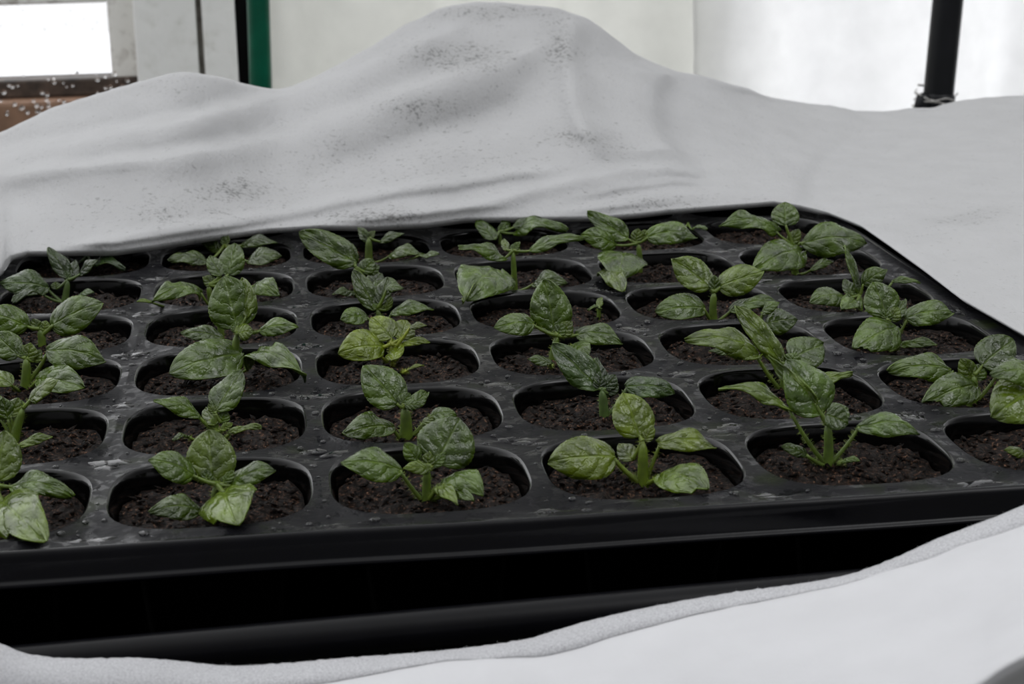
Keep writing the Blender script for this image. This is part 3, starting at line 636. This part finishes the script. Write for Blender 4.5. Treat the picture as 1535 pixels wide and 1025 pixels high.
# ------------------------------------------------------------------ drip tray under the plug tray
dt = empty('drip_tray', (.125, -.045, -.0125))
tag(dt, 'larger black drip tray underneath, its rounded front rim showing below the cells', 'tray')
dx0, dx1, dy0, dy1 = -.22, .20, -.0, .46                        # local
def dring(off, z, n=40):
    ring = []
    cr = .012+off
    for (cx_, cy_, a0) in ((dx1, dy0+.012, -90), (dx1, dy1, 0), (dx0, dy1, 90), (dx0, dy0+.012, 180)):
        for i in range(7):
            a = math.radians(a0+15*i); ring.append(Vector((cx_+cr*math.cos(a), cy_+cr*math.sin(a), z)))
    return ring
m = MB()
m.grid([dring(o, z) for o, z in ((-.0065, -.044), (-.004, -.003), (-.0028, -.0008), (-.001, .0000), (.001, -.0004), (.0028, -.0018), (.0038, -.0042), (.0036, -.0066), (.0022, -.0080), (.0014, -.0078))], wrap=True)
m.build('rolled_rim', MAT_DRIP, dt)
m = MB()
b0 = m.grid([dring(o, z) for o, z in ((.0014, -.0078), (-.002, -.0445), (-.0065, -.0455))], wrap=True); m.cap(b0+56, 28)
b0 = m.grid([dring(-.0065, -.044)], wrap=True); m.cap(b0, 28)
m.build('basin', MAT_DRIP, dt)
dt.rotation_euler.y = math.radians(-1.2)

# ------------------------------------------------------------------ fleece covers
def pw(pts, x):                                                  # piecewise-linear
    if x <= pts[0][0]: return pts[0][1]
    for (a, b), (c, d) in zip(pts, pts[1:]):
        if x <= c: return b+(d-b)*(x-a)/(c-a)
    return pts[-1][1]
LOW = [(-320, 600), (-150, 500), (0, 404), (12, 384), (40, 377), (170, 376), (230, 368), (290, 358), (400, 343), (480, 338), (560, 340), (640, 335), (700, 327), (800, 326), (900, 325), (960, 320), (1000, 315), (1100, 307), (1160, 302), (1200, 308), (1240, 318), (1290, 338), (1330, 366), (1380, 402), (1440, 448), (1535, 502), (1700, 600), (1900, 720)]
CREST = [(-320, 330), (-150, 270), (0, 203), (30, 189), (80, 165), (150, 143), (210, 126), (275, 112), (330, 121), (412, 137), (450, 128), (500, 106), (560, 70), (620, 35), (680, 12), (720, 7), (780, 10), (840, 15), (880, 29), (920, 58), (970, 90), (1010, 107), (1040, 115), (1100, 129), (1180, 154), (1260, 165), (1330, 170), (1400, 165), (1440, 156), (1500, 150), (1535, 149), (1700, 150), (1900, 160)]
CY = [(-320, .36), (0, .38), (275, .385), (412, .42), (520, .43), (720, .45), (860, .45), (1040, .46), (1200, .49), (1535, .52), (1900, .56)]
HF = [  # ridges and hollows running across: polyline, depth (m), width above, width below
    ([(-200, 262), (0, 237), (100, 218), (180, 203), (300, 177), (410, 148), (520, 112), (640, 62), (700, 40)], .0105, 10, 36),
    ([(-200, 225), (0, 215), (120, 196), (230, 176), (330, 150), (400, 135)], -.004, 16, 10),
    ([(-200, 275), (0, 263), (88, 256), (210, 241), (316, 227), (430, 201), (540, 165), (650, 124), (750, 92), (850, 58)], .0095, 10, 34),
    ([(-200, 305), (0, 285), (120, 268), (260, 252)], -.0015, 12, 16),
    ([(440, 272), (573, 231), (650, 204), (719, 181), (835, 147)], -.0095, 30, 22),
    ([(80, 375), (210, 350), (420, 318), (537, 293), (655, 274), (788, 258), (860, 248)], .0055, 7, 20),
    ([(330, 345), (400, 336), (573, 303), (674, 289), (788, 271), (860, 260)], -.0025, 9, 10),
    ([(480, 336), (640, 318), (719, 306), (856, 270), (970, 253), (1038, 257), (1100, 278)], .0052, 7, 16),
    ([(840, 307), (879, 301), (924, 293), (1038, 280), (1100, 281)], -.0035, 6, 8),
    ([(820, 322), (960, 301), (1060, 288), (1160, 286), (1260, 302)], .004, 6, 12),
    ([(1195, 285), (1260, 263), (1300, 246), (1366, 213), (1450, 172)], -.024, 38, 30),
    ([(1330, 290), (1420, 245), (1500, 190), (1600, 150)], .010, 30, 40),
    ([(1290, 322), (1340, 324), (1430, 321), (1535, 318), (1700, 316)], .009, 28, 12),
    ([(1260, 340), (1400, 350), (1600, 400)], -.004, 12, 30)]
VF = [  # folds running up and down: (y, x) polyline, depth, width left, width right
    ([(5, 866), (20, 864), (90, 852), (160, 862), (240, 900)], .0085, 16, 22),
    ([(90, 1000), (150, 975), (190, 978), (230, 1005), (265, 1048)], .015, 75, 20),
    ([(120, 1130), (180, 1110), (250, 1130)], -.006, 70, 90)]
HF = [(p_, A_*(1.4 if abs(A_) >= .006 else 1), a_, b_) for p_, A_, a_, b_ in HF]
VF = [(p_, A_*1.3, a_, b_) for p_, A_, a_, b_ in VF]
DIRT = [(690, 85, 90, 26, .9), (630, 165, 70, 22, .8), (840, 70, 26, 40, .9), (865, 205, 45, 16, .7), (570, 325, 80, 14, 1.1), (350, 285, 60, 16, .8), (250, 320, 140, 30, .55), (740, 18, 110, 14, .8), (920, 225, 26, 24, .5), (1440, 345, 60, 14, .6), (980, 305, 110, 18, .6), (260, 135, 50, 20, .4), (700, 240, 140, 40, .35), (480, 250, 120, 40, .35)]
def fl(x, t):
    yl, yc = pw(LOW, x), spline(CREST, x)
    y = lerp(yl, yc, t)
    pl = at_z(x, yl, .006 if x < 1160 else max(.003, .006-(x-1160)*.00004))
    Yl = pl.y; Yc = spline(CY, x)
    g = t**1.15
    Yd = lerp(Yl, Yc, g)
    dd = 0
    for pts, A, wu, wd_ in HF:
        if x < pts[0][0] or x > pts[-1][0]: continue
        s = y-spline(pts, x); e = min(1, (x-pts[0][0])/70, (pts[-1][0]-x)/70)
        dd += A*e*math.exp(-(s/(wu if s < 0 else wd_))**2)
    for pts, A, wl, wr in VF:
        if y < pts[0][0] or y > pts[-1][0]: continue
        s = x-spline(pts, y); e = min(1, (y-pts[0][0])/25+.2, (pts[-1][0]-y)/40)
        dd += A*e*math.exp(-(s/(wl if s < 0 else wr))**2)
    fade = min(1, t/.05, (1-t)/.05+.25)
    dd *= fade
    p = at_y(x, y, Yd)
    v = (CAM-p).normalized()
    p = p+v*dd
    if dd and p.z < .003: p.z = .003
    nz = noise.noise(Vector((p.x*60, p.y*22, p.z*60)))*.0011+noise.noise(Vector((p.x*160, p.y*60, 4)))*.0004
    p.z += nz*min(1, t*6)
    dm = sum(k*math.exp(-((x-a)/w_)**2-((y-b)/h)**2) for a, b, w_, h, k in DIRT)
    return p, dm
xs = [-320+i*8.0 for i in range(int(2220/8)+1)]
NT = 110
rows = []; dirt = []
for i in range(NT+1):
    t = i/NT; r = []
    for x in xs:
        p, dm = fl(x, t); r.append(p); dirt.append(dm)
    rows.append(r)
hem = []                                                         # the rolled hem tucked back under the edge
for k, (dy_, dz_) in enumerate(((.010, -.0022), (.006, -.0030), (.0022, -.0022))):
    hem.append([p+Vector((0, dy_, 0)).lerp(Vector((dy_, dy_*.3, 0)), min(1, max(0, (xx-1190)/60)))+Vector((0, 0, dz_ if p.z+dz_ > .0012 else .0012-p.z)) for p, xx in zip(rows[0], xs)])
back = []
for k, (dy_, dz_) in enumerate(((.006, .0006), (.016, -.003), (.035, -.014), (.06, -.032), (.085, -.055))):
    back.append([Vector((p.x, p.y+dy_, max(-.0630, p.z+dz_-(.0 if k < 4 else p.z*.9)))) for p in rows[-1]])
allrows = hem+rows+back
dirt = [0]*(3*len(xs))+dirt+[0]*(5*len(xs))
m = MB(); m.grid(allrows)
fo = m.build('fleece_cover', MAT_FLEECE)
a = fo.data.attributes.new('dirt', 'FLOAT', 'POINT'); a.data.foreach_set('value', dirt)
md = fo.modifiers.new('thickness', 'SOLIDIFY'); md.thickness = .0006; md.offset = -1
tag(fo, 'grimy white frost fleece heaped over the back of the plug tray', 'fleece')

# near fleece, folded back in front of the trays
EDGE = [(-300, 830), (-120, 905), (0, 967), (45, 984), (110, 990), (200, 989), (260, 993), (350, 1001), (440, 996), (520, 989), (620, 982), (700, 974), (790, 961), (830, 949), (890, 932), (960, 916), (1000, 908), (1100, 891), (1200, 878), (1270, 865), (1310, 852), (1350, 836), (1400, 813), (1460, 790), (1500, 775), (1535, 760), (1650, 700), (1900, 600)]
ROLL = [(-300, 900), (0, 1040), (300, 1045), (530, 1022), (640, 1004), (760, 990), (820, 984), (920, 958), (1020, 935), (1100, 916), (1180, 897), (1250, 879), (1310, 866), (1350, 855), (1400, 843), (1460, 822), (1535, 795), (1650, 745), (1900, 650)]
HEM = [(-300, 1500), (800, 1420), (1300, 1135), (1400, 1070), (1470, 1027), (1500, 1005), (1535, 984), (1650, 935), (1900, 830)]
rows = []
NQ = 60
for i in range(NQ+1):
    q = i/NQ; r = []
    for x in xs:
        ye, yr, yh = spline(EDGE, x), spline(ROLL, x), spline(HEM, x)
        if q < .22:                                               # thin back layer, dipping before the roll
            t = q/.22; y = lerp(ye, yr-1.0, t); Yd = lerp(-.064, -.072, t)-.002*math.sin(t*math.pi)
        elif q < .30:
            t = (q-.22)/.08; y = lerp(yr+1.5, yr, t); Yd = lerp(-.074, -.084, t)
        else:
            t = (q-.30)/.70; y = lerp(yr, yh, t**1.25); Yd = lerp(-.084, -.150, t**.85)
        p = at_y(x, y, Yd)
        if i: p.z += noise.noise(Vector((p.x*38, p.y*38, 7)))*.0012*min(1, q*4)+noise.noise(Vector((p.x*140, p.y*140, 2)))*.00035
        else: p.z += noise.noise(Vector((p.x*700, 1, 2)))*.00025
        r.append(p)
    rows.append(r)
last = rows[-1]
for dy_, dz_ in ((.004, -.004), (.012, -.018), (.020, -.045)):
    rows.append([Vector((p.x+.002, p.y+dy_, max(-.0630, p.z+dz_))) for p in last])
m = MB(); m.grid(rows)
k0 = int(NQ*.27)                                                  # the cloth is doubled under the roll
m.grid([[p+Vector((0, .0015 if i == 0 else 0, -.0022)) for p in r] for i, r in enumerate(rows[k0:NQ])])
ff = m.build('fleece_cover', MAT_FLEECE_F); ff.data.materials.append(MAT_FLEECE_THIN)
for pi in range(int(NQ*.23)*(len(xs)-1)): ff.data.polygons[pi].material_index = 1
md = ff.modifiers.new('thickness', 'SOLIDIFY'); md.thickness = .0005; md.offset = -1
tag(ff, 'clean white frost fleece folded back in front of the trays, nearest the viewer', 'fleece')
fz = MB(); rnd = random.Random(11)                                # loose fibres along the torn edge
for k in range(420):
    x = rnd.uniform(300, 1560); e = spline(EDGE, x); j = (x+320)/8; i0 = int(j)
    p = rows[0][i0].lerp(rows[0][i0+1], j-i0); d = Vector((rnd.uniform(-.8, .8), rnd.uniform(.0, .8), rnd.uniform(.1, 1))).normalized()*rnd.uniform(.0003, .0012)
    s = Vector((.00003, 0, 0)); b = len(fz.v); fz.v += [p-s, p+s, p+Vector((0, .00008, 0)), p+d]; fz.f += [(b, b+1, b+3), (b+1, b+2, b+3), (b+2, b, b+3)]
fz.build('loose_fibres', MAT_FLEECE_F, ff)

# ------------------------------------------------------------------ bench and floor
bench = empty('greenhouse_bench', (.2, .1, -.0635))
tag(bench, 'grey wooden greenhouse bench carrying the trays and fleece', 'bench')
m = MB(); m.box((-.85, -.34, -.03), (.85, .66, -.0005), .002); m.build('bench_top', MAT_BENCH, bench)
for sx in (-.78, .78):
    for sy in (-.28, .60):
        m = MB(); m.box((sx-.03, sy-.03, -.792), (sx+.03, sy+.03, -.03), .002); m.build('leg', MAT_BENCH, bench)
m = MB(); m.box((-3, -3, -.95), (3, 2.2, -.85)); tag(m.build('floor', MAT_FLOOR), kind='structure')

# ------------------------------------------------------------------ back wall: window, posts, curtains
WY = .98
def wx(x, y, Y): p = at_y(x, y, Y); return p.x, p.z
win = empty('window_1', (0, WY, 0)); win['kind'] = 'structure'
xa, _ = wx(165, 60, WY); xb, _ = wx(206, 60, WY); _, zs = wx(80, 116, WY); _, zt = wx(80, 143, WY); xl = -1.0
def part(name, mat, par, boxes, bev=.001, origin=Vector((0, WY, 0))):
    m = MB()
    for a, b in boxes: m.box(a, b, bev)
    return m.build(name, mat, par, smooth=False, origin=origin)
part('glazing_bar', MAT_PUTTY, win, [((xa, WY-.008, zs-.004), (xb, WY+.02, 1.2))], .002)
_, zu = wx(80, 5, WY); part('glazing_bar', MAT_PUTTY, win, [((xl, WY-.006, zu), (xa, WY+.02, zu+.02))], .002)
part('bottom_rail', MAT_RAIL, win, [((xl, WY-.012, zt), (xb, WY+.02, zs))], .002)
part('pane', MAT_GLASS, win, [((xl, WY+.006, zs), (xa, WY+.010, 1.2))], 0)
_, zs2 = wx(60, 210, WY-.02)
m = MB(); m.box((xl, WY-.03, -.85), (xb-.004, WY+.02, zt), .003); tag(m.build('wall_back', MAT_SILL, smooth=False), kind='structure')
m = MB(); rnd = random.Random(5)                                   # drops clinging to the rail and glass foot
for k in range(70):
    x = rnd.uniform(0, 200); y = rnd.uniform(108, 172); X, Z = wx(x, y, WY-.034 if y > 143 else WY-.014); r = rnd.uniform(.0006, .0017)
    Yp = WY-.030 if y > 143 else WY-.012
    X, Z = wx(x, y, Yp)
    m.tube([(X, Yp-.0001, Z), (X, Yp-r*.5, Z), (X, Yp-r*.8, Z-.0002), (X, Yp-r, Z)], [r, r*.9, r*.55, r*.1], 8)
dr = m.build('water_droplets', MAT_WATER)
tag(dr, 'water drops clinging to the brown rail below the window', 'water', kind='stuff')
# posts
xc, _ = wx(206, 60, WY-.02); xd, _ = wx(296, 60, WY-.02); xe, _ = wx(305, 60, WY-.02); xf, _ = wx(365, 60, WY-.02)
m = MB(); m.box((xb, WY-.028, -.85), (xd, WY+.03, 1.3), .002); tag(m.build('trim_1', MAT_POST, smooth=False), kind='structure')
m = MB(); m.box((xd, WY-.016, -.85), (xe, WY+.03, 1.3), .0005); tag(m.build('trim_2', MAT_SEAM, smooth=False), kind='structure')
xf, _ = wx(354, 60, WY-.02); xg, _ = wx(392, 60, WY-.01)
m = MB(); m.box((xf+.0002, WY-.008, -.85), (xg, WY+.03, 1.3), .001); tag(m.build('gap_shade_strip', MAT_DRIP, smooth=False), kind='structure')  # black strip added to stand for the shade in the gap beside the stake
m = MB(); m.box((xe, WY-.028, -.85), (xf, WY+.03, 1.3), .002); tag(m.build('trim_3', MAT_POST, smooth=False), kind='structure')
# dark box at far left edge of the sill
# green stake
def pole_line(xt, yt, xb_, yb, Y, z0, z1):
    a = at_y(xt, yt, Y); b = at_y(xb_, yb, Y); d = (a-b)/(a.z-b.z)
    return b+d*(z0-b.z), b+d*(z1-b.z)
g0, g1 = pole_line(387, 0, 391, 130, .86, -.85, 1.1)
gs = MB(); dist = (at_y(380, 60, .86)-CAM).length; gr = 16.5*dist/F
gs.tube([g0.lerp(g1, i/40) for i in range(41)], [gr*(1.04 if i % 8 == 4 else 1) for i in range(41)], 24)
tag(gs.build('garden_stake', MAT_GREEN), 'dark green coated garden stake standing between the white post and the curtain', 'stake')
# curtains: hanging cloth with soft folds
def curtain(name, label, x_a, x_b, Y, folds, mat, cut=None):
    n = 160; Xa = at_y(x_a, 60, Y).x; Xb = at_y(x_b, 60, Y).x; m = MB(); rows = []
    for zi in range(31):
        z = lerp(-.849, 1.25, zi/30); r = []
        for i in range(n+1):
            s = i/n; X = lerp(Xa, Xb, s); xp = lerp(x_a, x_b, s)
            yy = Y+sum(A*math.exp(-((xp-c_)/w_)**2) for c_, w_, A in folds)+.004*math.sin(xp*.021+1)+.0015*math.sin(xp*.06+z*3)
            if cut: X += cut(s, z)
            r.append((X+.004*math.sin(z*4), yy, z))
        rows.append(r)
    m.grid(rows); o = m.build(name, mat)
    md = o.modifiers.new('thickness', 'SOLIDIFY'); md.thickness = .0012
    tag(o, label, 'curtain'); return o
curtain('curtain', 'greyish white cloth hanging behind the fleece mound', 388, 1085, .93, [(560, 90, -.030), (420, 50, .02), (900, 150, .014)], MAT_CURT)
curtain('curtain', 'bright white cloth hanging behind the black pole at right', 1052, 2500, .905, [(1290, 45, -.010), (1500, 60, .02), (1700, 80, -.02)], MAT_CURT2,
        cut=lambda s, z: (.0 if s > .02 else (1-s/.02)*(-.006-.05*max(0, z-.0))))
# black pole with twine
PY = .70
b0, b1 = pole_line(1421, 0, 1406, 150, PY, -.057, 1.1)
bl = at_y(1402, 150, PY); pr_ = 22.0*(bl-CAM).length/F
pole = empty('black_pole', b0)
tag(pole, 'slim black pole behind the right of the fleece, tied with ragged twine', 'pole')
m = MB(); m.tube([b0.lerp(b1, i/30) for i in range(31)], pr_, 24); m.build('tube', MAT_POLE, pole, origin=b0)
ax = (b1-b0).normalized(); q0 = at_y(1406, 158, PY); q0 = b0+ax*((q0-b0).dot(ax))
m = MB(); m.tube([q0+ax*z for z in (-.016, -.012, -.002, .006, .009)], [pr_*1.05, pr_*1.12, pr_*1.14, pr_*1.10, pr_*.9], 20)
kn = q0-Vector((pr_*1.15, .004, -.001))
m.tube([kn+Vector((0, 0, z)) for z in (-.008, -.006, 0, .006, .008)], [.001, .0042, .0055, .0042, .001], 12); m.build('joint', MAT_POLE, pole, origin=b0)
m = MB(); rnd = random.Random(9)
for k in range(16):
    a0_ = rnd.uniform(0, 6.28); pts = []; z0 = rnd.uniform(-.005, .009); dz = rnd.uniform(-.010, .010); rr = pr_*rnd.uniform(1.18, 1.34); sw = rnd.uniform(1.5, 4)
    for i in range(14):
        t = i/13; a_ = a0_+sw*t; pts.append(q0+ax*(z0+dz*t)+Vector((math.cos(a_)*rr-(.003 if math.cos(a_) < -.5 else 0), math.sin(a_)*rr, .0015*math.sin(6*t+k))))
    m.tube(pts, .00035 if k % 3 else .0007, 5)
m.build('twine', MAT_TWINE, pole, origin=b0)['label'] = 'ragged pale twine'

# ------------------------------------------------------------------ outside and light
m = MB(); m.box((-4, 1.3, -.95), (4, 9, -.75)); tag(m.build('snowy_ground', MAT_SNOW), kind='structure')
W = bpy.data.worlds.new('overcast'); SC.world = W; W.use_nodes = True; nt = W.node_tree
bg = nt.nodes['Background']; tc = N(nt, 'ShaderNodeTexCoord'); dp = N(nt, 'ShaderNodeVectorMath', operation='DOT_PRODUCT')
L(nt, tc.outputs['Generated'], dp.inputs[0]); dp.inputs[1].default_value = Vector((-.34, .55, .76)).normalized()
mr = N(nt, 'ShaderNodeMapRange'); L(nt, dp.outputs['Value'], mr.inputs[0])
mr.inputs[1].default_value = -.35; mr.inputs[2].default_value = 1; mr.inputs[3].default_value = 0; mr.inputs[4].default_value = 1
pn = N(nt, 'ShaderNodeMath', operation='POWER'); L(nt, mr.outputs[0], pn.inputs[0]); pn.inputs[1].default_value = 2.2
ma = N(nt, 'ShaderNodeMath', operation='MULTIPLY_ADD'); L(nt, pn.outputs[0], ma.inputs[0]); ma.inputs[1].default_value = 1.75; ma.inputs[2].default_value = .20
bg.inputs[0].default_value = (.975, .985, 1.0, 1); 
# bright sky patch added high on the camera side, for highlights and fill
d2 = N(nt, 'ShaderNodeVectorMath', operation='DOT_PRODUCT'); L(nt, tc.outputs['Generated'], d2.inputs[0]); d2.inputs[1].default_value = Vector((.42, -.42, .80)).normalized()
cl = N(nt, 'ShaderNodeMath', operation='MAXIMUM'); L(nt, d2.outputs['Value'], cl.inputs[0]); cl.inputs[1].default_value = 0
p2 = N(nt, 'ShaderNodeMath', operation='POWER'); L(nt, cl.outputs[0], p2.inputs[0]); p2.inputs[1].default_value = 34
m2 = N(nt, 'ShaderNodeMath', operation='MULTIPLY_ADD'); L(nt, p2.outputs[0], m2.inputs[0]); m2.inputs[1].default_value = 4.2; L(nt, ma.outputs[0], m2.inputs[2])
L(nt, m2.outputs[0], bg.inputs[1])
